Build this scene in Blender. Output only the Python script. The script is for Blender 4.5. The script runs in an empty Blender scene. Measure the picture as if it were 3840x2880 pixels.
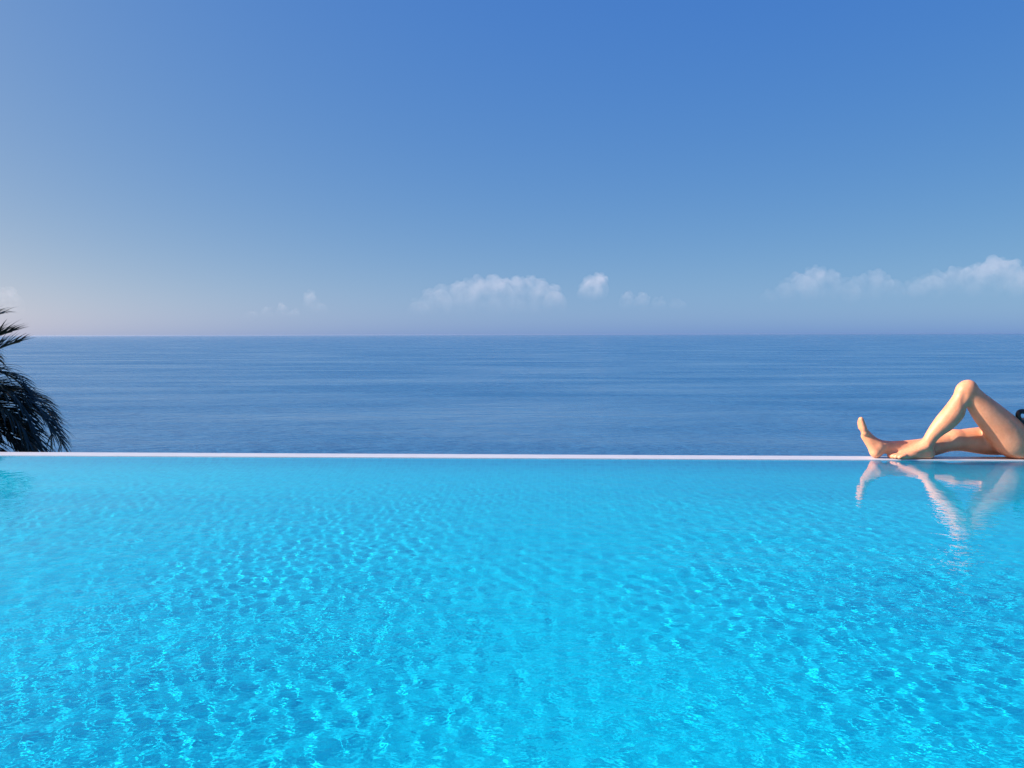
import bpy, bmesh, math, random
import numpy as np
from mathutils import Vector, Matrix

random.seed(7)
rng = np.random.default_rng(11)
S = bpy.context.scene
C = S.collection
R = math.radians

# ------------------------------------------------------------------ camera
CAM_H = 0.736
cam_data = bpy.data.cameras.new('camera')
cam = bpy.data.objects.new('camera', cam_data)
C.objects.link(cam)
S.camera = cam
cam_data.sensor_width = 36.0
cam_data.angle = R(60.0)
cam_data.clip_start = 0.05
cam_data.clip_end = 300000.0
cam.location = (0, 0, CAM_H)
cam.rotation_euler = (R(90 - 3.21), R(0.142), 0)

# ------------------------------------------------------------------ sky and sun
SUN_AZ, SUN_EL = R(-94), R(28)
world = bpy.data.worlds.new('World')
S.world = world
world.use_nodes = True
nt = world.node_tree
bg = nt.nodes['Background']
sky = nt.nodes.new('ShaderNodeTexSky')
sky.sky_type = 'NISHITA'
sky.sun_disc = False
sky.sun_elevation = SUN_EL
sky.sun_rotation = SUN_AZ
sky.altitude = 0
sky.air_density = 0.15
sky.dust_density = 1.4
sky.ozone_density = 4.0
# one film-like tone curve per channel for the whole sky (saturated travel-brochure grade)
sep = nt.nodes.new('ShaderNodeSeparateColor')
com = nt.nodes.new('ShaderNodeCombineColor')
nt.links.new(sky.outputs[0], sep.inputs[0])
for ch, (gm, kk) in enumerate(((1.04, 2.76), (0.58, 1.27), (0.09, 0.715))):
    pw = nt.nodes.new('ShaderNodeMath')
    pw.operation = 'POWER'
    pw.inputs[1].default_value = gm
    nt.links.new(sep.outputs[ch], pw.inputs[0])
    ml = nt.nodes.new('ShaderNodeMath')
    ml.operation = 'MULTIPLY'
    ml.inputs[1].default_value = kk * 0.1 ** gm / 0.354
    nt.links.new(pw.outputs[0], ml.inputs[0])
    nt.links.new(ml.outputs[0], com.inputs[ch])
nt.links.new(com.outputs[0], bg.inputs[0])
bg.inputs[1].default_value = 0.15

sun_dir = Vector((math.sin(SUN_AZ) * math.cos(SUN_EL), math.cos(SUN_AZ) * math.cos(SUN_EL), math.sin(SUN_EL)))
sl = bpy.data.lights.new('sun', 'SUN')
sl.energy = 4.0
sl.angle = R(0.53)
sl.color = (1.0, 0.90, 0.76)
sl.cycles.is_caustics_light = True
sun = bpy.data.objects.new('sun', sl)
C.objects.link(sun)
sun.rotation_euler = sun_dir.to_track_quat('Z', 'Y').to_euler()
sun.location = sun_dir * 50

S.view_settings.view_transform = 'Standard'
S.view_settings.look = 'None'
S.view_settings.gamma = 1.0
S.view_settings.use_curve_mapping = False
S.view_settings.exposure = 1.24

S.render.engine = 'CYCLES'
S.cycles.max_bounces = 10
S.cycles.transmission_bounces = 8
S.cycles.volume_bounces = 3
S.cycles.caustics_reflective = True
S.cycles.caustics_refractive = True
S.cycles.use_denoising = True
S.cycles.sample_clamp_indirect = 6.0

# ------------------------------------------------------------------ helpers
ORG = Vector((0, 5.245, 0))            # a point of the pool's far edge
TURN = R(-3.1064)                       # the edge is turned a little against the view
POOL = Matrix.Translation(ORG) @ Matrix.Rotation(TURN, 4, 'Z')


def mesh_from(name, verts, faces, smooth=True):
    me = bpy.data.meshes.new(name)
    verts = np.asarray(verts, dtype=np.float32)
    faces = np.asarray(faces, dtype=np.int32)
    n = faces.shape[1]
    me.vertices.add(len(verts))
    me.vertices.foreach_set('co', verts.ravel())
    me.loops.add(faces.size)
    me.loops.foreach_set('vertex_index', faces.ravel())
    me.polygons.add(len(faces))
    me.polygons.foreach_set('loop_start', np.arange(0, faces.size, n, dtype=np.int32))
    me.polygons.foreach_set('loop_total', np.full(len(faces), n, dtype=np.int32))
    me.update(calc_edges=True)
    me.validate()
    me.polygons.foreach_set('use_smooth', np.full(len(me.polygons), smooth, dtype=bool))
    return me


def link(name, me, material=None, parent=None, matrix=None):
    o = bpy.data.objects.new(name, me)
    C.objects.link(o)
    if material is not None:
        me.materials.append(material)
    if parent is not None:
        o.parent = parent
    if matrix is not None:
        o.matrix_world = matrix
    return o


def tag(o, label=None, cat=None, group=None, kind=None):
    if label: o['label'] = label
    if cat: o['category'] = cat
    if group: o['group'] = group
    if kind: o['kind'] = kind
    return o


def empty(name, loc=(0, 0, 0), matrix=None):
    o = bpy.data.objects.new(name, None)
    C.objects.link(o)
    if matrix is not None:
        o.matrix_world = matrix
    else:
        o.location = loc
    return o


def boxes(name, blist, material, matrix=None, bevel=0.0, parent=None):
    bm = bmesh.new()
    for (x0, x1, y0, y1, z0, z1) in blist:
        r = bmesh.ops.create_cube(bm, size=1.0)
        for v in r['verts']:
            v.co = Vector(((x0 + x1) / 2 + v.co.x * (x1 - x0), (y0 + y1) / 2 + v.co.y * (y1 - y0), (z0 + z1) / 2 + v.co.z * (z1 - z0)))
    if bevel:
        bmesh.ops.bevel(bm, geom=bm.edges[:], offset=bevel, segments=3, affect='EDGES', profile=0.5)
    me = bpy.data.meshes.new(name)
    bm.to_mesh(me)
    bm.free()
    return link(name, me, material, parent, matrix)


class NT:
    """small node-building helper"""
    def __init__(self, name):
        self.m = bpy.data.materials.new(name)
        self.m.use_nodes = True
        self.t = self.m.node_tree
        self.t.nodes.clear()
        self.out = self.t.nodes.new('ShaderNodeOutputMaterial')

    def n(self, typ, **kw):
        nd = self.t.nodes.new('ShaderNode' + typ)
        for k, v in kw.items():
            if k.startswith('i_'):
                nd.inputs[k[2:].replace('_', ' ')].default_value = v
            else:
                setattr(nd, k, v)
        return nd

    def l(self, a, b):
        self.t.links.new(a, b)

    def math(self, op, a, b=None, clamp=False):
        nd = self.t.nodes.new('ShaderNodeMath')
        nd.operation = op
        nd.use_clamp = clamp
        for i, v in enumerate((a, b)):
            if v is None: continue
            if isinstance(v, (int, float)): nd.inputs[i].default_value = v
            else: self.l(v, nd.inputs[i])
        return nd.outputs[0]

    def rng(self, v, a, b, c, d):
        nd = self.n('MapRange')
        self.l(v, nd.inputs[0])
        for i, q in enumerate((a, b, c, d)): nd.inputs[i + 1].default_value = q
        return nd.outputs[0]

    def mix(self, f, a, b):
        nd = self.t.nodes.new('ShaderNodeMix')
        nd.data_type = 'RGBA'
        for i, v in ((0, f), (6, a), (7, b)):
            if isinstance(v, (int, float)): nd.inputs[i].default_value = v
            elif isinstance(v, tuple): nd.inputs[i].default_value = (*v, 1)
            else: self.l(v, nd.inputs[i])
        return nd.outputs[2]


def noise(t, vec, scale, detail=4.0, rough=0.5):
    nd = t.n('TexNoise')
    nd.inputs['Scale'].default_value = scale
    nd.inputs['Detail'].default_value = detail
    nd.inputs['Roughness'].default_value = rough
    if vec is not None:
        t.l(vec, nd.inputs['Vector'])
    return nd.outputs['Fac']


def mapped(t, scale=(1, 1, 1), rot=(0, 0, 0)):
    tc = t.n('TexCoord')
    mp = t.n('Mapping')
    mp.inputs['Scale'].default_value = scale
    mp.inputs['Rotation'].default_value = rot
    t.l(tc.outputs['Object'], mp.inputs['Vector'])
    return mp.outputs[0]


# ------------------------------------------------------------------ materials
def mat_water():
    t = NT('pool_water')
    g = t.n('BsdfGlass')
    g.inputs['IOR'].default_value = 1.333
    g.inputs['Roughness'].default_value = 0.0
    g.inputs['Color'].default_value = (0.93, 0.985, 1.0, 1)
    v = mapped(t, (1.0, 1.25, 1.0), (0, 0, R(20)))
    v2 = mapped(t, (1.0, 1.0, 1.0), (0, 0, R(-35)))
    h = t.math('ADD', noise(t, v, 26.0, 2, 0.5), t.math('MULTIPLY', noise(t, v2, 58.0, 1, 0.5), 0.4))
    sep = t.n('SeparateXYZ')
    tc = t.n('TexCoord')
    t.l(tc.outputs['Object'], sep.inputs[0])
    chop = t.math('MULTIPLY', t.rng(sep.outputs['Y'], -0.5, -3.2, 0.03, 1.0), t.rng(noise(t, mapped(t), 1.1, 2), 0.35, 0.65, 0.35, 1.0))
    b = t.n('Bump')
    b.inputs['Distance'].default_value = 0.0026
    t.l(chop, b.inputs['Strength'])
    t.l(h, b.inputs['Height'])
    t.l(b.outputs[0], g.inputs['Normal'])
    t.l(g.outputs[0], t.out.inputs['Surface'])
    return t.m


def mat_pool_shell():
    t = NT('pool_mosaic')
    v = mapped(t)
    br = t.n('TexBrick')
    br.offset = 0.0
    br.inputs['Scale'].default_value = 1.0
    br.inputs['Brick Width'].default_value = 0.026
    br.inputs['Row Height'].default_value = 0.026
    br.inputs['Mortar Size'].default_value = 0.0013
    br.inputs['Color1'].default_value = (0.002, 0.475, 0.66, 1)
    br.inputs['Color2'].default_value = (0.004, 0.560, 0.74, 1)
    br.inputs['Mortar'].default_value = (0.010, 0.60, 0.76, 1)
    t.l(v, br.inputs['Vector'])
    big = t.rng(noise(t, v, 0.9, 3), 0.35, 0.65, 0.0, 1.0)
    col = t.mix(big, br.outputs['Color'], (0.002, 0.48, 0.69))
    col2 = t.mix(0.45, br.outputs['Color'], col)
    d = t.n('BsdfDiffuse')
    t.l(col2, d.inputs['Color'])
    t.l(d.outputs[0], t.out.inputs['Surface'])
    return t.m


def mat_stone(name, col, rough=0.5, var=0.06):
    t = NT(name)
    v = mapped(t)
    f = noise(t, v, 9.0, 6, 0.6)
    f2 = noise(t, v, 120.0, 3, 0.6)
    c = t.mix(t.rng(f, 0.3, 0.7, 0, 1), tuple(x * (1 - var) for x in col), tuple(min(1, x * (1 + var)) for x in col))
    c = t.mix(t.rng(f2, 0.62, 0.8, 0, 0.35), c, tuple(x * 0.75 for x in col))
    p = t.n('BsdfPrincipled')
    t.l(c, p.inputs['Base Color'])
    p.inputs['Roughness'].default_value = rough
    b = t.n('Bump')
    b.inputs['Strength'].default_value = 0.15
    b.inputs['Distance'].default_value = 0.002
    t.l(f2, b.inputs['Height'])
    t.l(b.outputs[0], p.inputs['Normal'])
    t.l(p.outputs[0], t.out.inputs['Surface'])
    return t.m


def mat_sea():
    t = NT('sea_water')
    p = t.n('BsdfPrincipled')
    p.inputs['Base Color'].default_value = (0.022, 0.115, 0.25, 1)
    p.inputs['IOR'].default_value = 1.333
    p.inputs['Roughness'].default_value = 0.22
    # long swell lines, chop and slick patches; patches change relief, roughness and the painted base colour
    v1 = mapped(t, (0.022, 0.05, 1), (0, 0, R(6)))
    v2 = mapped(t, (0.10, 0.22, 1), (0, 0, R(-11)))
    v3 = mapped(t, (0.0034, 0.013, 1), (0, 0, R(-5)))
    v4 = mapped(t, (0.45, 0.7, 1), (0, 0, R(15)))
    swell = noise(t, v1, 1.0, 3, 0.55)
    chop = noise(t, v2, 1.0, 4, 0.6)
    fine = noise(t, v4, 1.0, 3, 0.6)
    slick = t.rng(noise(t, v3, 1.0, 4, 0.55), 0.34, 0.66, 0.40, 1.55)
    h = t.math('ADD', t.math('MULTIPLY', swell, 3.0), t.math('MULTIPLY', t.math('ADD', t.math('MULTIPLY', chop, 1.9), t.math('MULTIPLY', fine, 0.35)), slick))
    b = t.n('Bump')
    b.inputs['Strength'].default_value = 1.0
    b.inputs['Distance'].default_value = 1.0
    t.l(h, b.inputs['Height'])
    t.l(b.outputs[0], p.inputs['Normal'])
    t.l(t.rng(slick, 0.35, 1.6, 0.16, 0.32), p.inputs['Roughness'])
    t.l(t.mix(t.rng(slick, 0.40, 1.55, 0, 1), (0.050, 0.160, 0.305), (0.026, 0.126, 0.280)), p.inputs['Base Color'])  # rougher patches painted darker, adding to the contrast of the reflection streaks
    t.l(p.outputs[0], t.out.inputs['Surface'])
    return t.m


def mat_skin():
    t = NT('skin')
    v = mapped(t)
    f = noise(t, v, 14.0, 4, 0.55)
    f2 = noise(t, v, 350.0, 2, 0.5)
    c = t.mix(t.rng(f, 0.3, 0.7, 0, 1), (0.63, 0.262, 0.140), (0.73, 0.350, 0.205))
    f3 = noise(t, v, 75.0, 5, 0.65)
    c = t.mix(t.rng(f3, 0.35, 0.75, 0, 0.5), c, (0.56, 0.215, 0.112))
    p = t.n('BsdfPrincipled')
    t.l(c, p.inputs['Base Color'])
    p.inputs['Roughness'].default_value = 0.5
    p.inputs['Subsurface Weight'].default_value = 0.25
    p.inputs['Subsurface Radius'].default_value = (1.0, 0.35, 0.2)
    p.inputs['Subsurface Scale'].default_value = 0.012
    b = t.n('Bump')
    b.inputs['Strength'].default_value = 0.5
    b.inputs['Distance'].default_value = 0.004
    t.l(t.math('ADD', t.math('MULTIPLY', f2, 0.12), t.math('MULTIPLY', noise(t, v, 28.0, 3, 0.5), 0.8)), b.inputs['Height'])
    t.l(b.outputs[0], p.inputs['Normal'])
    t.l(p.outputs[0], t.out.inputs['Surface'])
    return t.m


def mat_plain(name, col, rough=0.6, var=0.15, scale=30.0, spec=0.5):
    t = NT(name)
    v = mapped(t)
    f = t.rng(noise(t, v, scale, 4, 0.6), 0.3, 0.7, 0, 1)
    c = t.mix(f, tuple(x * (1 - var) for x in col), tuple(x * (1 + var) for x in col))
    p = t.n('BsdfPrincipled')
    t.l(c, p.inputs['Base Color'])
    p.inputs['Roughness'].default_value = rough
    p.inputs['Specular IOR Level'].default_value = spec
    t.l(p.outputs[0], t.out.inputs['Surface'])
    return t.m


def mat_cloud(name, dens, size, height):
    t = NT(name)
    tc = t.n('TexCoord')
    sep = t.n('SeparateXYZ')
    t.l(tc.outputs['Object'], sep.inputs[0])
    # density thinned towards the base to imitate bottoms fading into haze
    g = t.rng(sep.outputs['Z'], 0.0, height * 0.8, 0.0, 1.0)
    g = t.math('POWER', g, 1.9)
    f = noise(t, tc.outputs['Object'], 1.0 / size, 5, 0.6)
    f = t.rng(f, 0.36, 0.62, 0.12, 1.5)
    d = t.math('MULTIPLY', t.math('MULTIPLY', g, f), dens)
    pv = t.n('VolumePrincipled')
    pv.inputs['Color'].default_value = (0.97, 0.97, 0.98, 1)
    pv.inputs['Anisotropy'].default_value = 0.0
    t.l(d, pv.inputs['Density'])
    t.l(pv.outputs[0], t.out.inputs['Volume'])
    return t.m


M_WATER = mat_water()
M_SHELL = mat_pool_shell()
M_RIM = mat_stone('white_coping', (0.50, 0.53, 0.60), 0.35)
M_DECK = mat_stone('pale_paving', (0.50, 0.46, 0.41), 0.6)
M_SEA = mat_sea()
M_SKIN = mat_skin()
M_HILL = mat_plain('dry_hillside', (0.10, 0.095, 0.05), 0.9, 0.4, 1.2)

# ------------------------------------------------------------------ sea and hillside
def disc(name, radii, z, material, n=96):
    verts = [(0, 0, z)]
    faces = []
    for r in radii:
        for k in range(n):
            a = 2 * math.pi * k / n
            verts.append((r * math.cos(a), r * math.sin(a), z))
    tris = []
    for k in range(n):
        tris.append((0, 1 + k, 1 + (k + 1) % n))
    quads = []
    for j in range(len(radii) - 1):
        b0, b1 = 1 + j * n, 1 + (j + 1) * n
        for k in range(n):
            quads.append((b0 + k, b1 + k, b1 + (k + 1) % n, b0 + (k + 1) % n))
    me = bpy.data.meshes.new(name)
    me.from_pydata(verts, [], tris + quads)
    return link(name, me, material)


SEA_Z = -45.0
tag(disc('sea', (60, 300, 1200, 5000, 20000, 70000), SEA_Z, M_SEA), kind='structure')

hx = np.linspace(-140, 140, 71)
prof = [(4.9, -1.2), (5.6, -2.6), (7.0, -3.0), (9.0, -3.05), (11.0, -3.2), (13.0, -4.2), (17.0, -9.0), (24.0, -20.0), (34.0, -36.0), (48.0, -49.0)]
hv, hf = [], []
for i, x in enumerate(hx):
    for j, (y, z) in enumerate(prof):
        w = 0 if j < 4 else 1
        hv.append((x, y + 0.9 * math.sin(x * .21 + j) * w, z + 0.25 * math.sin(x * .7 + j * 1.3) * w))
for i in range(len(hx) - 1):
    for j in range(len(prof) - 1):
        a = i * len(prof) + j
        hf.append((a, a + len(prof), a + len(prof) + 1, a + 1))
hill = link('hillside', mesh_from('hillside', hv, hf), M_HILL)
tag(hill, kind='structure')

# ------------------------------------------------------------------ pool
PX, PB, PD = 9.0, -8.5, -0.50            # half width, back edge, floor level (pool axes)
T = 0.25
floor = boxes('pool_floor', [(-PX - T, PX + T, PB - T, 0.10, PD - T, PD)], M_SHELL, POOL)
tag(floor, kind='structure')
cove = [(-0.002, -0.031), (-0.010, -0.10), (-0.035, -0.20), (-0.080, -0.29), (-0.15, -0.365), (-0.25, -0.43), (-0.38, -0.47), (-0.54, -0.493), (-0.72, PD + 0.001), (-0.95, PD - 0.004),
        (-0.95, PD - 0.05), (0.10, PD - 0.05), (0.10, -0.031)]
cv = [(x, y, z) for x in (-PX - T, PX + T) for (y, z) in cove]
nc = len(cove)
me = bpy.data.meshes.new('pool_wall')
me.from_pydata(cv, [], [(k, nc + k, nc + (k + 1) % nc, (k + 1) % nc) for k in range(nc)] + [tuple(range(nc)), tuple(range(2 * nc - 1, nc - 1, -1))])
bm = bmesh.new(); bm.from_mesh(me); bmesh.ops.recalc_face_normals(bm, faces=bm.faces[:]); bm.to_mesh(me); bm.free()
for k in range(9): me.polygons[k].use_smooth = True
walls = link('pool_wall', me, M_SHELL, matrix=POOL)
tag(walls, kind='structure')
walls_b = boxes('pool_wall', [(-PX - T, PX + T, PB - T, PB, PD + 0.002, -0.02),
                              (-PX - T, -PX, PB + 0.002, -0.002, PD + 0.002, -0.02),
                              (PX, PX + T, PB + 0.002, -0.002, PD + 0.002, -0.02)], M_SHELL, POOL)
tag(walls_b, kind='structure')
for o in (floor, walls, walls_b):
    o.cycles.is_caustics_receiver = True
RIM_Z, RIM_W = 0.004, 0.138
rim = boxes('pool_rim', [(-PX - T, PX + T, 0.0, RIM_W, -0.03, RIM_Z)], M_RIM, POOL, bevel=0.004)
tag(rim, kind='structure')
ledge = boxes('overflow_ledge', [(-PX - T, PX + T, 0.102, 0.41, -1.2, -0.044)], M_DECK, POOL)
tag(ledge, kind='structure')
deck = boxes('pool_deck', [(-PX - 4, PX + 4, PB - 6, PB - 0.001, -0.018, 0.06),
                           (-PX - 4, -PX - 0.001, PB + 0.001, -0.4, -0.018, 0.06),
                           (PX + 0.001, PX + 4, PB + 0.001, -0.4, -0.018, 0.06)], M_DECK, POOL, bevel=0.006)
tag(deck, kind='structure')
base = boxes('terrace_base', [(-PX - 4, PX + 4, PB - 6, 0.60, -6.0, PD - T - 0.002)], M_DECK, POOL)
tag(base, kind='structure')


def axis(parts):
    out = []
    for a, b, n in parts:
        out.extend(np.linspace(a, b, n, endpoint=False))
    out.append(parts[-1][1])
    return np.array(out)


def wave_height(X, Y):
    """wind ripples: many short crossing wavelets, calmer towards the far edge"""
    H = np.zeros_like(X)
    r = np.random.default_rng(5)
    def low(sx, sy, seed):
        q = np.random.default_rng(seed)
        s = np.zeros_like(X)
        for k in range(7):
            a = q.uniform(0, 2 * math.pi)
            s += np.sin(X * math.cos(a) * sx * q.uniform(.6, 1.6) + Y * math.sin(a) * sy * q.uniform(.6, 1.6) + q.uniform(0, 6.28))
        return s / 7 ** .5
    calm = np.clip((-Y) / 2.2, 0, 1)
    calm = 0.08 + 0.78 * calm ** 1.2
    # bands of wavelength (m), rms slope, count
    for lam0, lam1, slope, cnt, sd in ((0.036, 0.060, 0.0095, 44, 21), (0.060, 0.11, 0.0095, 36, 22), (0.11, 0.24, 0.0075, 24, 23), (0.24, 0.7, 0.007, 14, 24)):
        band = np.zeros_like(X)
        for k in range(cnt):
            lam = math.exp(r.uniform(math.log(lam0), math.log(lam1)))
            a = r.uniform(0, 2 * math.pi) if k % 2 else r.normal(1.2, 0.7)
            kx, ky = 2 * math.pi / lam * math.cos(a), 2 * math.pi / lam * math.sin(a)
            band += lam / (2 * math.pi) * np.sin(kx * X + ky * Y + r.uniform(0, 6.283))
        mod = np.clip(0.85 + 0.40 * low(2.6, 2.0, sd), 0.25, 1.3)
        H += band * (slope * 1.414 / cnt ** .5) * mod * calm
    H -= 0.001 * np.clip((Y + 0.03) / 0.03, 0, 1)
    return H


gx = axis([(-PX, -4.0, 70), (-4.0, 4.0, 1600), (4.0, PX, 70)])
gy = axis([(PB, -4.9, 60), (-4.9, -3.0, 350), (-3.0, -1.4, 210), (-1.4, 0.0, 120)])
X, Y = np.meshgrid(gx, gy, indexing='ij')
Z = wave_height(X, Y)
V = np.stack([X, Y, Z], -1).reshape(-1, 3)
ny = len(gy)
idx = (np.arange(len(gx) - 1)[:, None] * ny + np.arange(ny - 1)[None, :]).ravel()
F = np.stack([idx, idx + ny, idx + ny + 1, idx + 1], -1)
water = link('pool_water', mesh_from('pool_water', V, F), M_WATER, matrix=POOL)
tag(water, kind='structure')
water.cycles.is_caustics_caster = True

# ------------------------------------------------------------------ distance-field modelling
class Field:
    def __init__(self, lo, hi, h):
        self.lo = np.array(lo, float)
        self.h = h
        self.n = np.ceil((np.array(hi) - self.lo) / h).astype(int) + 1
        self.d = np.full(self.n, 1.0, np.float32)
        self.ax = [self.lo[i] + h * np.arange(self.n[i]) for i in range(3)]

    def region(self, lo, hi):
        a = np.clip(np.floor((np.array(lo) - self.lo) / self.h).astype(int), 0, self.n)
        b = np.clip(np.ceil((np.array(hi) - self.lo) / self.h).astype(int) + 1, 0, self.n)
        sl = tuple(slice(a[i], b[i]) for i in range(3))
        g = np.meshgrid(*[self.ax[i][sl[i]] for i in range(3)], indexing='ij', sparse=True)
        return sl, g

    def union(self, sl, d, k):
        a = self.d[sl]
        if k > 0:
            hh = np.clip(0.5 + 0.5 * (a - d) / k, 0, 1)
            self.d[sl] = a + (d - a) * hh - k * hh * (1 - hh)
        else:
            self.d[sl] = np.minimum(a, d)

    def cone(self, p, q, r0, r1, k=0.02, squash=None):
        """tapered limb piece from p to q; squash=(axis vector, factor) flattens it"""
        p, q = np.array(p, float), np.array(q, float)
        m = max(r0, r1) + k + 0.05
        sl, (gx, gy, gz) = self.region(np.minimum(p, q) - m, np.maximum(p, q) + m)
        ab = q - p
        L2 = max(ab @ ab, 1e-9)
        t = np.clip(((gx - p[0]) * ab[0] + (gy - p[1]) * ab[1] + (gz - p[2]) * ab[2]) / L2, 0, 1)
        dx, dy, dz = gx - p[0] - t * ab[0], gy - p[1] - t * ab[1], gz - p[2] - t * ab[2]
        if squash is None:
            dist = np.sqrt(dx * dx + dy * dy + dz * dz)
        else:
            w, s = np.array(squash[0], float), squash[1]
            w = w / np.linalg.norm(w)
            e = (dx * w[0] + dy * w[1] + dz * w[2]) * (s - 1)
            dist = np.sqrt((dx + e * w[0]) ** 2 + (dy + e * w[1]) ** 2 + (dz + e * w[2]) ** 2)
        d = dist - (r0 + (r1 - r0) * t)
        if squash is not None and squash[1] > 1:
            d = d / squash[1] ** .5
        self.union(sl, d.astype(np.float32), k)

    def chain(self, pts, k=0.02, squash=None):
        """one smooth tapered limb through the points (x, y, z, radius)"""
        P = np.array(pts, float)
        if len(P) > 2:
            E_ = np.concatenate([[2 * P[0] - P[1]], P, [2 * P[-1] - P[-2]]])
            out = []
            for i in range(1, len(E_) - 2):
                p0, p1, p2, p3 = E_[i - 1:i + 3]
                for u in np.arange(0, 1, .125):
                    out.append(.5 * (2 * p1 + (p2 - p0) * u + (2 * p0 - 5 * p1 + 4 * p2 - p3) * u * u + (3 * p1 - p0 - 3 * p2 + p3) * u ** 3))
            P = np.array(out + [P[-1]])
        m = P[:, 3].max() + k + .03
        sl, g = self.region(P[:, :3].min(0) - m, P[:, :3].max(0) + m)
        sub = Field.__new__(Field)
        sub.lo, sub.h = np.array([float(g[0].ravel()[0]), float(g[1].ravel()[0]), float(g[2].ravel()[0])]), self.h
        sub.n = np.array([g[0].size, g[1].size, g[2].size])
        sub.d = np.full(sub.n, 1.0, np.float32)
        sub.ax = [g[0].ravel(), g[1].ravel(), g[2].ravel()]
        for a, b in zip(P[:-1], P[1:]):
            sub.cone(a[:3], b[:3], a[3], b[3], min(.012, .35 * min(a[3], b[3])), squash)
        self.union(sl, sub.d, k)

    def ball(self, c, rad, k=0.02):
        c = np.array(c, float)
        rad = np.array(rad, float) if np.ndim(rad) else np.full(3, rad)
        m = rad.max() + k + 0.05
        sl, (gx, gy, gz) = self.region(c - m, c + m)
        q = np.sqrt(((gx - c[0]) / rad[0]) ** 2 + ((gy - c[1]) / rad[1]) ** 2 + ((gz - c[2]) / rad[2]) ** 2)
        self.union(sl, ((q - 1) * rad.min()).astype(np.float32), k)

    def carve(self, c, rad, k=0.01):
        c = np.array(c, float)
        rad = np.array(rad, float) if np.ndim(rad) else np.full(3, rad)
        m = rad.max() + k + 0.03
        sl, (gx, gy, gz) = self.region(c - m, c + m)
        q = np.sqrt(((gx - c[0]) / rad[0]) ** 2 + ((gy - c[1]) / rad[1]) ** 2 + ((gz - c[2]) / rad[2]) ** 2)
        d = -((q - 1) * rad.min()).astype(np.float32)
        a = self.d[sl]
        hh = np.clip(0.5 - 0.5 * (a - d) / k, 0, 1)
        self.d[sl] = a + (d - a) * hh + k * hh * (1 - hh)

    def mesh(self, d=None):
        """surface nets"""
        d = self.d if d is None else d
        ins = d < 0
        nx, ny, nz = d.shape
        cnt = np.zeros((nx - 1, ny - 1, nz - 1), np.uint8)
        offs = [(i, j, k) for i in (0, 1) for j in (0, 1) for k in (0, 1)]
        for i, j, k in offs:
            cnt += ins[i:nx - 1 + i, j:ny - 1 + j, k:nz - 1 + k]
        act = (cnt > 0) & (cnt < 8)
        ci = np.argwhere(act)
        vid = np.full(act.shape, -1, np.int32)
        vid[act] = np.arange(len(ci))
        acc = np.zeros((len(ci), 3))
        num = np.zeros(len(ci))
        for a in offs:
            for ax in range(3):
                if a[ax]: continue
                b = list(a); b[ax] = 1
                da = d[ci[:, 0] + a[0], ci[:, 1] + a[1], ci[:, 2] + a[2]]
                db = d[ci[:, 0] + b[0], ci[:, 1] + b[1], ci[:, 2] + b[2]]
                m = (da < 0) != (db < 0)
                t = np.where(m, da / np.where(m, da - db, 1), 0)
                p = np.array(a, float)[None, :].repeat(len(ci), 0)
                p[:, ax] = t
                acc[m] += p[m]
                num += m
        verts = self.lo + self.h * (ci + acc / num[:, None])
        quads = []
        for ax in range(3):
            u, w = (ax + 1) % 3, (ax + 2) % 3
            sa = [slice(None)] * 3; sb = [slice(None)] * 3
            sa[ax] = slice(0, -1); sb[ax] = slice(1, None)
            A, B = ins[tuple(sa)], ins[tuple(sb)]
            e = np.argwhere(A != B)
            e = e[(e[:, u] > 0) & (e[:, w] > 0) & (e[:, u] < d.shape[u] - 1) & (e[:, w] < d.shape[w] - 1)]
            s = A[e[:, 0], e[:, 1], e[:, 2]]
            def at(du, dw):
                c = e.copy(); c[:, u] -= du; c[:, w] -= dw
                return vid[c[:, 0], c[:, 1], c[:, 2]]
            q = np.stack([at(1, 1), at(0, 1), at(0, 0), at(1, 0)], -1)
            q[~s] = q[~s][:, ::-1]
            quads.append(q)
        return verts, np.concatenate(quads)


def relax(verts, quads, it=2, f=0.5):
    n = len(verts)
    e = np.concatenate([quads[:, [0, 1]], quads[:, [1, 2]], quads[:, [2, 3]], quads[:, [3, 0]]])
    e = np.concatenate([e, e[:, ::-1]])
    deg = np.bincount(e[:, 0], minlength=n).astype(float)
    for i in range(it):
        for s in (f, -f * 1.03):
            avg = np.stack([np.bincount(e[:, 0], weights=verts[e[:, 1], c], minlength=n) for c in range(3)], -1) / deg[:, None]
            verts = verts + s * (avg - verts)
    return verts


# ------------------------------------------------------------------ the person lying on the rim (pool axes)
B = Field((1.90, -0.12, -0.02), (3.98, 0.50, 0.92), 0.0045)
YN, YF = 0.07, 0.27
# near (left) leg, knee up
hipN = (2.950, 0.085, 0.094)
kneeN = (2.585, 0.02, 0.422)
B.chain([(*hipN, .092), (2.880, .074, .120, .098), (2.812, .062, .188, .092), (2.715, .046, .280, .075), (2.645, .032, .352, .056), (*kneeN, .043)], k=.03)
B.cone((2.600, .02, .432), (2.563, .018, .414), .037, .036, k=.02)                    # knee cap
B.chain([(*kneeN, .042), (2.545, .02, .348, .042), (2.503, .022, .272, .050), (2.455, .026, .215, .045), (2.405, .03, .155, .033), (2.372, .032, .098, .028)], k=.025)
B.cone((2.532, .022, .280), (2.475, .026, .212), .036, .030, k=.03)                  # calf muscle
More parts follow.
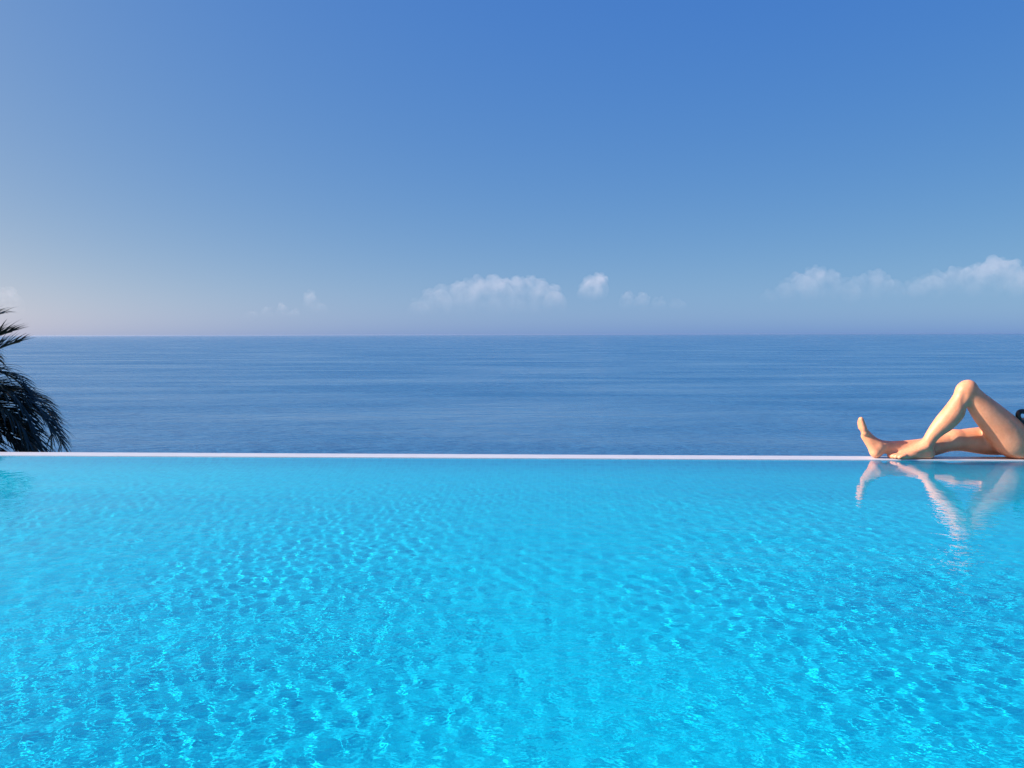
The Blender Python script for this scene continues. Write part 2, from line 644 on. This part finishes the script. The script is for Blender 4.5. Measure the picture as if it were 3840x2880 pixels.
# near foot, flat on the rim, toes to the left, little toe towards the water
B.chain([(2.372, .034, .098, .030), (2.380, .036, .052, .029), (2.388, .036, .041, .027)], k=.02)
B.chain([(2.362, .034, .088, .028), (2.305, .036, .060, .024), (2.250, .036, .039, .019), (2.225, .036, .032, .017)], k=.02, squash=((0, 1, 0), .72))
B.chain([(2.376, .034, .038, .024), (2.300, .018, .030, .016), (2.232, .006, .027, .0135)], k=.015)
B.ball((2.366, .003, .096), .0125, k=.010)                                              # outer ankle bone
for ty, tx, tr in ((.062, 2.163, .0125), (.043, 2.160, .0098), (.026, 2.167, .0092), (.010, 2.178, .0088), (-.006, 2.194, .0085)):
    B.chain([(2.238, ty * .9 + .004, .033, tr * 1.25), (tx + .028, ty, .032, tr * 1.05), (tx + .008, ty - .001, .0235, tr)], k=.006)
B.carve((2.548, -.034, .372), (.014, .010, .026), k=.016)
B.carve((2.300, .000, .016), (.030, .010, .008), k=.010)                           # outer arch
# far (right) leg, lying stretched, knee a little raised
hipF = (3.03, .275, .110)
B.chain([(*hipF, .112), (2.90, .235, .112, .098), (2.785, .195, .102, .080), (2.68, .168, .106, .066), (2.585, .150, .108, .053)], k=.03)
B.ball((2.575, .148, .122), .042, k=.03)
B.chain([(2.585, .150, .106, .050), (2.52, .136, .092, .048), (2.43, .120, .072, .050), (2.34, .106, .066, .045), (2.24, .092, .070, .035), (2.150, .080, .076, .028)], k=.025)
# far foot upright on its heel, sole to the left, big toe towards the viewer
B.chain([(2.150, .080, .076, .028), (2.112, .072, .066, .032), (2.094, .066, .045, .030)], k=.02)
wid = ((0, 1, 0), .66)
B.chain([(2.118, .076, .082, .029), (2.074, .074, .116, .022), (2.036, .074, .158, .018), (2.012, .074, .190, .015)], k=.02, squash=wid)
B.cone((2.088, .066, .046), (2.030, .080, .135), .024, .018, k=.02, squash=wid)
B.ball((2.022, .044, .162), .017, k=.015)
B.ball((2.140, .050, .090), .011, k=.012)                                              # inner ankle bone
for ty, ln, tr in ((.042, .066, .0125), (.062, .067, .0098), (.080, .060, .0092), (.097, .051, .0088), (.113, .038, .0082)):
    dx, dz = -.30, .954
    p0 = (2.016, ty, .182)
    B.chain([(*p0, tr * 1.25), (p0[0] + dx * ln * .55, ty, p0[2] + dz * ln * .55, tr * 1.02), (p0[0] + dx * ln + .001, ty, p0[2] + dz * ln, tr * .82)], k=.006)
# pelvis, trunk leaning back on the forearms
B.ball((3.06, .18, .115), (.115, .165, .098), k=.04)
B.chain([(3.07, .18, .120, .092), (3.17, .18, .190, .094), (3.29, .18, .270, .104), (3.40, .18, .352, .110), (3.46, .18, .410, .085)], k=.05, squash=((0, 1, 0), .72))
B.ball((3.315, .105, .375), (.058, .060, .056), k=.03)
B.ball((3.315, .255, .375), (.058, .060, .056), k=.03)
B.chain([(3.46, .03, .420, .052), (3.47, .18, .440, .060), (3.46, .33, .420, .052)], k=.04)
B.chain([(3.48, .18, .440, .052), (3.525, .18, .520, .047), (3.54, .18, .56, .047)], k=.03)
for side, y0, y1, hy in ((-1, .022, .030, .060), (1, .338, .335, .300)):
    B.chain([(3.465, y0, .415, .050), (3.53, (y0 + y1) / 2 - .004 * side, .245, .041), (3.565, y1, .070, .036)], k=.025)
    B.chain([(3.565, y1, .062, .037), (3.46, (y1 + hy) / 2, .052, .036), (3.35, hy, .036, .022), (3.335, hy, .034, .021)], k=.02)
    B.chain([(3.335, hy, .032, .024), (3.275, hy, .028, .021)], k=.012, squash=((0, 1, 0), .58))
    for j, (fy, fl) in enumerate(((-.030, .058), (-.010, .070), (.010, .074), (.030, .066))):
        B.chain([(3.282, hy + fy, .029, .0095), (3.282 - fl * .5, hy + fy * 1.15, .032, .0085), (3.282 - fl, hy + fy * 1.2, .0225, .0075)], k=.005)
    th = 1 if side < 0 else -1
    B.chain([(3.328, hy + .026 * th, .030, .012), (3.300, hy + .052 * th, .028, .0105), (3.270, hy + .060 * th, .0235, .009)], k=.006)
# head, chin up a little, looking out to sea past the feet
hc = np.array((3.545, .18, .665))
B.ball(hc + (.012, 0, .018), (.096, .076, .098), k=.02)
B.ball(hc + (-.040, 0, -.030), (.058, .060, .082), k=.03)
B.ball(hc + (-.066, 0, -.078), (.026, .030, .026), k=.03)
B.cone(hc + (-.088, 0, .012), hc + (-.108, 0, -.024), .010, .014, k=.012)
B.ball(hc + (-.090, 0, -.054), (.014, .024, .009), k=.008)
for s in (-1, 1):
    B.carve(hc + (-.096, .031 * s, .008), (.016, .019, .012), k=.015)
    B.ball(hc + (-.078, .031 * s, .006), .0125, k=.003)
    B.ball(hc + (.012, .077 * s, -.010), (.020, .008, .030), k=.008)
rest = 0.0125
zz = B.ax[2][None, None, :]
B.d = np.maximum(B.d, (rest - zz).astype(np.float32))
bv, bq = B.mesh()
bv = relax(bv, bq, 6)
bv[:, 2] = np.maximum(bv[:, 2], rest)

person = empty('person', matrix=POOL @ Matrix.Translation((2.999, 0.1, RIM_Z)))
tag(person, 'bare legged person lying on the white pool rim with one knee raised', 'person')
PL = Matrix.Translation((-2.95, -0.1, -0.012))


def person_part(name, v, q, material, parent=person):
    me = mesh_from(name, v, q)
    me.transform(PL)
    return link(name, me, material, parent)


body = person_part('body', bv, bq, M_SKIN)
# swimwear: thin shells that follow the body
gxx, gyy, gzz = B.ax[0][:, None, None], B.ax[1][None, :, None], B.ax[2][None, None, :]
M_BLACK = mat_plain('black_swimwear', (0.008, 0.008, 0.010), 0.55, 0.2, 90)
along = (gxx - 3.035) * .90 + (gzz - .15) * .44           # distance along the trunk
inner = np.abs(gyy - .18)
wedge = np.maximum(np.abs(along) - np.clip(.030 + .055 * (1 - inner / .17), .028, .08), 2.945 - gxx + 0 * gyy)
dd = np.maximum(B.d - 0.0035, wedge.astype(np.float32))
v, q = B.mesh(dd)
person_part('bikini_bottom', relax(v, q, 1), q, M_BLACK)
al2 = (gxx - 3.335) * .80 + (gzz - .34) * .60
band = np.maximum(np.abs(al2) - .055, np.abs(gyy - .18) - .185) + 0 * gxx
dd = np.maximum(B.d - 0.0035, band.astype(np.float32))
dd = np.maximum(dd, (np.abs(gyy - .18) - .168 + 0 * gxx + 0 * gzz).astype(np.float32))
dd = np.maximum(dd, (.20 - gzz + 0 * gxx + 0 * gyy).astype(np.float32))
v, q = B.mesh(dd)
person_part('bikini_top', relax(v, q, 1), q, M_BLACK)
del dd, wedge, band


def tube(path, rad, n=8, closed=False, flat=None):
    path = [Vector(p) for p in path]
    m = len(path)
    verts, faces = [], []
    for i, p in enumerate(path):
        a = path[(i - 1) % m] if (closed or i > 0) else p
        b = path[(i + 1) % m] if (closed or i < m - 1) else p
        tdir = (b - a).normalized()
        up = Vector((0, 0, 1)) if abs(tdir.z) < .9 else Vector((0, 1, 0))
        if flat is not None: up = Vector(flat)
        s = tdir.cross(up).normalized()
        w = s.cross(tdir).normalized()
        rr = rad[i] if isinstance(rad, list) else rad
        ra, rb = rr if isinstance(rr, tuple) else (rr, rr)
        for k in range(n):
            an = 2 * math.pi * k / n
            verts.append(p + s * (ra * math.cos(an)) + w * (rb * math.sin(an)))
    for i in range(m if closed else m - 1):
        for k in range(n):
            j = (i + 1) % m
            faces.append((i * n + k, i * n + (k + 1) % n, j * n + (k + 1) % n, j * n + k))
    return verts, faces


# bow of the side tie standing up on the hip: two loops, two tails and a knot
def loop_path(c, rx, rz, tilt, yaw, n=22):
    out = []
    for k in range(n):
        a = 2 * math.pi * k / n
        x, z = rx * math.cos(a), rz * math.sin(a)
        x, z = x * math.cos(tilt) - z * math.sin(tilt), x * math.sin(tilt) + z * math.cos(tilt)
        out.append((c[0] + x * math.cos(yaw), c[1] + x * math.sin(yaw), c[2] + z))
    return out


bvs, bfs = [], []
def add(vf):
    o = len(bvs)
    bvs.extend(vf[0]); bfs.extend([tuple(i + o for i in f) for f in vf[1]])
kc = (2.972, .055, .214)
add(tube(loop_path((2.930, .045, .252), .050, .030, R(-38), R(8)), (.014, .016), 8, True, (0, 1, .2)))
add(tube(loop_path((3.005, .050, .232), .034, .020, R(55), R(-12)), (.0035, .0065), 8, True, (0, 1, .2)))
add(tube([kc, (2.975, .018, .212), (2.978, -.012, .186), (2.982, -.020, .140)], (.003, .006), 8, False, (0, 1, .2)))
add(tube([(kc[0] - .012, kc[1], kc[2]), kc, (kc[0] + .014, kc[1], kc[2] + .002)], [.007, .011, .007], 10))
person_part('bow', np.array([tuple(p) for p in bvs]), np.array(bfs), M_BLACK)

# toenails: thin curved plates set on the toe tips
M_NAIL = mat_plain('toenail', (0.78, 0.55, 0.46), 0.25, 0.05, 40)
def nail(c, nx, nz, w, l):
    n_ = Vector((nx, 0, nz)).normalized()
    tdir = Vector((-n_.z, 0, n_.x)) if n_.z > .5 else Vector((-.30, 0, .954))
    vs, fs = [], []
    for j in range(5):
        for i in range(5):
            u, v_ = (i - 2) / 2, (j - 2) / 2
            sh = (1 - .25 * v_ * v_)
            vs.append(Vector(c) + Vector((0, 1, 0)) * (u * w * sh) + tdir * (v_ * l) + n_ * (.0022 - .0022 * u * u))
    for j in range(4):
        for i in range(4):
            a = j * 5 + i
            fs.append((a, a + 1, a + 6, a + 5))
    top = len(vs)
    vs += [p - n_ * .0018 for p in vs[:25]]
    fs += [tuple(reversed([q + top for q in f])) for f in fs[:16]]
    return np.array([tuple(p) for p in vs]), np.array(fs)
for ty, tx, tr in ((.062, 2.163, .0125), (.043, 2.160, .0098), (.026, 2.167, .0092), (.010, 2.178, .0088), (-.006, 2.194, .0085)):
    nv, nf = nail((tx + .006, ty - .001, .0235 + tr * .93), -.45, .9, tr * .62, tr * .55)
    person_part('toenail', nv, nf, M_NAIL)
for ty, ln, tr in ((.042, .066, .0125), (.062, .067, .0098), (.080, .060, .0092), (.097, .051, .0088), (.113, .038, .0082)):
    nv, nf = nail((2.016 - .30 * ln + .001 + tr * .80, ty, .182 + .954 * (ln - .004)), .954, .30, tr * .58, tr * .55)
    person_part('toenail', nv, nf, M_NAIL)

# hair
Hf = Field((3.40, -.02, .30), (3.80, .38, .86), 0.006)
Hf.ball(hc + (.026, 0, .030), (.104, .086, .100), k=.02)
Hf.chain([(3.61, .18, .70, .075), (3.66, .18, .60, .070), (3.675, .19, .48, .052), (3.670, .20, .37, .028)], k=.04)
Hf.chain([(3.58, .105, .68, .030), (3.61, .100, .58, .028)], k=.03)
Hf.chain([(3.58, .255, .68, .030), (3.61, .260, .58, .028)], k=.03)
X3, Y3, Z3 = Hf.ax[0][:, None, None], Hf.ax[1][None, :, None], Hf.ax[2][None, None, :]
Hf.d += (0.0035 * np.sin(Y3 * 260 + 5 * np.sin(Z3 * 22)) * np.cos(X3 * 90)).astype(np.float32)
face_cut = (3.515 + 0.35 * np.clip(Z3 - .70, 0, 1) * -1.0) - X3 + 0 * Y3
Hf.d = np.maximum(Hf.d, face_cut.astype(np.float32))
v, q = Hf.mesh()
person_part('hair', relax(v, q, 1), q, mat_plain('dark_hair', (0.030, 0.017, 0.010), 0.45, 0.4, 60))

# ------------------------------------------------------------------ palm beyond the rim
M_LEAF = mat_plain('palm_leaf', (0.017, 0.031, 0.022), 0.45, 0.45, 5)
M_RACHIS = mat_plain('palm_rachis', (0.16, 0.15, 0.10), 0.5, 0.2, 8)
M_TRUNK = mat_plain('palm_trunk', (0.11, 0.085, 0.06), 0.9, 0.4, 14)


def frond(az, el, length, droop, rr, leaf=0.42, pairs=62, hang=0.35):
    """returns rachis and leaflet meshes of one feather leaf growing from the origin"""
    n = 26
    pts = []
    p = Vector((0, 0, 0))
    ang = el
    for i in range(n):
        pts.append(p.copy())
        t = i / (n - 1)
        st = length / (n - 1)
        p = p + Vector((math.cos(ang) * math.cos(az), math.cos(ang) * math.sin(az), math.sin(ang))) * st
        ang -= droop * (0.35 + 1.3 * t) / (n - 1)
    rad = [0.016 * (1 - .85 * i / (n - 1)) + .002 for i in range(n)]
    rv, rf = tube(pts, rad, 6)
    side = Vector((-math.sin(az), math.cos(az), 0))
    lv, lf = [], []
    for k in range(pairs):
        t = 0.12 + 0.88 * (k + .5) / pairs
        f = t * (n - 1)
        i = min(int(f), n - 2)
        c = pts[i].lerp(pts[i + 1], f - i)
        tan = (pts[i + 1] - pts[i]).normalized()
        nor = side.cross(tan).normalized()
        if nor.z < 0 and abs(nor.z) > .2: nor = -nor
        prof = math.sin(math.pi * min(1, (0.20 + 0.80 * t)) ** .9) ** .6 if t < .98 else .3
        L = leaf * (0.30 + 0.70 * max(0.0, prof)) * rr.uniform(.85, 1.1)
        for sgn in (-1, 1):
            sweep = 0.55 + 0.75 * t + rr.uniform(-.12, .12)
            lift = rr.uniform(.05, .45)
            d = (side * sgn * math.cos(sweep) + tan * math.sin(sweep) + nor * lift).normalized()
            w = 0.019 * (1 - .3 * t) * rr.uniform(.8, 1.15)
            wd = d.cross(nor).normalized()
            o = len(lv)
            segs = 4
            q = c.copy()
            dd_ = d.copy()
            for s in range(segs + 1):
                u = s / segs
                ww = w * (1 - u ** 1.6) + .0006
                if s == 0: ww *= .5
                fold = nor * (ww * .35)
                lv.extend([q - wd * ww + fold, q, q + wd * ww + fold])
                q = q + dd_ * (L / segs)
                dd_ = (dd_ + Vector((0, 0, -1)) * hang * (0.4 + u) * rr.uniform(.7, 1.3)).normalized()
            for s in range(segs):
                a, b = o + s * 3, o + (s + 1) * 3
                lf.append((a, a + 1, b + 1, b))
                lf.append((a + 1, a + 2, b + 2, b + 1))
    return (rv, rf), (lv, lf)


def palm(base, height, fronds, label, seed, scale=1.0):
    rr = random.Random(seed)
    root = empty('palm_tree', base)
    tag(root, label, 'palm tree')
    n, segs = 14, 40
    tv, tf = [], []
    for i in range(segs + 1):
        t = i / segs
        r = 0.15 - 0.045 * t + (0.012 if i % 2 else 0) + (0.05 * max(0, 1 - t * 9))
        cx = 0.10 * t * t
        for k in range(n):
            a = 2 * math.pi * k / n
            tv.append((cx + r * math.cos(a), r * math.sin(a), t * height))
    for i in range(segs):
        for k in range(n):
            tf.append((i * n + k, i * n + (k + 1) % n, (i + 1) * n + (k + 1) % n, (i + 1) * n + k))
    tr = link('trunk', mesh_from('trunk', tv, tf), M_TRUNK, root)
    for spec in fronds:
        az, el, ln, dr, lf_, hang = spec
        (rv, rf), (lv, lfc) = frond(R(az), R(el), ln, R(dr), rr, lf_, 46, hang)
        fr = link('frond', mesh_from('frond', [tuple(p) for p in lv], lfc, False), M_LEAF, root)
        fr.location = (0.10 + .08 * math.cos(R(az)), .08 * math.sin(R(az)), height)
        link('rachis', mesh_from('rachis', [tuple(p) for p in rv], rf), M_RACHIS, fr)
    return root


FR = [(-4, 56, 1.10, 48, .40, .12), (10, 50, 1.00, 40, .36, .10), (5, 50, 1.22, 160, .34, .45),
      (0, 24, 1.42, 118, .42, .32), (-14, 16, 1.38, 108, .44, .34), (14, 12, 1.38, 100, .44, .34), (-6, -4, 1.22, 80, .44, .34), (8, -16, 1.12, 62, .44, .34),
      (-28, -10, 1.2, 70, .44, .34), (28, -14, 1.2, 70, .44, .34), (-2, -30, 1.05, 50, .44, .34), (4, 4, 1.30, 95, .44, .34), (-9, 30, 1.30, 125, .42, .32), 
      (-48, -14, 1.25, 70, .42, .34), (42, -10, 1.2, 80, .42, .34), (55, 20, 1.3, 90, .4, .4), (-65, 25, 1.3, 90, .4, .4),
      (90, 50, 1.3, 90, .4, .4), (120, 15, 1.3, 90, .4, .4), (150, 45, 1.3, 90, .4, .4), (180, 10, 1.3, 90, .4, .4),
      (-95, 5, 1.3, 90, .4, .45), (-120, 40, 1.3, 90, .4, .4), (-150, 12, 1.3, 90, .4, .4), (60, 75, 1.2, 70, .34, .25), (200, 70, 1.2, 70, .34, .25), (-50, 72, 1.2, 70, .34, .2)]
palm((-5.76, 8.5, -3.05), 3.15, FR, 'dark feathery palm behind the white rim at the left edge', 3)

# ------------------------------------------------------------------ clouds
CLOUD_D = 22000.0
K = 1916.0 / CLOUD_D                     # apparent units per metre at that distance


def cloud(label, x0, x1, ytop, ybase, lobes, dens, seed):
    """a bank of cumulus: lobes are (position 0..1, top height 0..1, radius factor)"""
    rr = random.Random(seed)
    w = (x1 - x0) / K
    hgt = (ybase - ytop) / K
    cx = ((x0 + x1) / 2 - 1106) / K
    zb = (722 - ybase) / K
    cell = max(w, hgt * 2) / 110
    dep = max(hgt * 1.3, w * .28)
    pad = hgt * .35
    Fd = Field((-w / 2 - pad, -dep / 2 - pad, -pad * .2), (w / 2 + pad, dep / 2 + pad, hgt + pad), cell)
    Fd.d[:] = 1e5
    for (px, top, rf) in lobes:
        r = hgt * rf
        X0 = (px - .5) * w
        zt = top * hgt
        Fd_ball(Fd, (X0, 0, zt - r), r)
        Fd_ball(Fd, (X0 + rr.uniform(-.3, .3) * r, rr.uniform(-.3, .3) * dep, max(r * .6, zt * .45)), (r * 1.35, r * 1.2, max(r * .9, zt * .45)))
        for k in range(12):
            a = rr.uniform(0, 2 * math.pi)
            e = rr.uniform(.1, 1.35)
            q = r * rr.uniform(.2, .45)
            Fd_ball(Fd, (X0 + r * math.cos(a) * math.cos(e), r * math.sin(a) * math.cos(e), zt - r + r * math.sin(e)), q)
    zb_cut = Fd.ax[2][None, None, :]
    Fd.d = np.maximum(Fd.d, (cell * .5 - zb_cut).astype(np.float32))
    v, q = Fd.mesh()
    if len(v) == 0: return
    v = relax(v, q, 1)
    m = mat_cloud('cloud_vapour', dens, hgt * .35, hgt)
    o = link('cloud', mesh_from('cloud', v, q), m)
    o.location = (cx, CLOUD_D, CAM_H + zb)
    tag(o, label, 'cloud', 'cumulus clouds low over the sea')
    return o


def Fd_ball(Fd, c, rad):
    c = np.array(c, float)
    rad = np.array(rad, float) if np.ndim(rad) else np.full(3, float(rad))
    m = rad.max() * 1.25
    sl, (gx_, gy_, gz_) = Fd.region(c - m, c + m)
    q = np.sqrt(((gx_ - c[0]) / rad[0]) ** 2 + ((gy_ - c[1]) / rad[1]) ** 2 + ((gz_ - c[2]) / rad[2]) ** 2)
    Fd.union(sl, ((q - 1) * rad.min()).astype(np.float32), rad.min() * .12)


cloud('longest cloud, a puffy pale bank low over the middle of the sea', 893, 1208, 596, 690,
      [(.04, .48, .20), (.12, .66, .22), (.20, .76, .20), (.29, .84, .20), (.37, .90, .2), (.45, .97, .22), (.54, .98, .22), (.63, .93, .2), (.72, .95, .22), (.80, .96, .2), (.88, .90, .2), (.96, .74, .22)], .0005, 1)
cloud('small round cloud just right of the longest cloud bank', 1250, 1307, 592, 655,
      [(.25, .66, .26), (.5, .88, .28), (.75, .98, .26)], .0008, 2)
cloud('low sloping cloud with a peak, left of the brightest cloud', 1648, 1925, 572, 665,
      [(.06, .40, .20), (.17, .62, .22), (.28, .78, .22), (.40, .93, .26), (.50, .80, .24), (.62, .64, .2), (.74, .72, .2), (.86, .84, .2), (.95, .70, .18)], .0004, 3)
cloud('brightest cloud, rising in a tall puff above the raised knee', 1948, 2250, 560, 655,
      [(.05, .44, .2), (.14, .60, .2), (.24, .70, .22), (.35, .76, .22), (.46, .78, .22), (.56, .86, .24), (.66, .99, .26), (.76, .90, .24), (.88, .70, .2), (.96, .55, .2)], .0005, 4)
cloud('tiny faint wisp of cloud left of the longest bank', 652, 712, 624, 682,
      [(.3, .92, .24), (.55, .55, .24), (.8, .35, .2)], .0004, 5)
cloud('faint thin cloud tower above the palm at the left edge', -30, 48, 618, 690,
      [(.35, .6, .3), (.65, .95, .3), (.85, .5, .25)], .0003, 6)

cloud('faint low streak of cloud above the sea left of the tiny wisp', 520, 650, 652, 690,
      [(.2, .5, .3), (.45, .7, .3), (.7, .9, .3), (.9, .6, .3)], .0004, 7)
cloud('faint low streak of cloud between the small round cloud and the sloping cloud', 1345, 1490, 626, 675,
      [(.08, .9, .26), (.3, .8, .3), (.55, .6, .3), (.8, .55, .3)], .0004, 8)

# ------------------------------------------------------------------ haze over the sea
t = NT('haze_air')
pv = t.n('VolumePrincipled')
pv.inputs['Color'].default_value = (0.66, 0.76, 0.90, 1)
pv.inputs['Density'].default_value = 0.000014
pv.inputs['Anisotropy'].default_value = 0.65
t.l(pv.outputs[0], t.out.inputs['Volume'])
haze = boxes('haze', [(-71000, 71000, -71000, 71000, SEA_Z - 6.0, 4.0)], t.m)
tag(haze, kind='stuff')
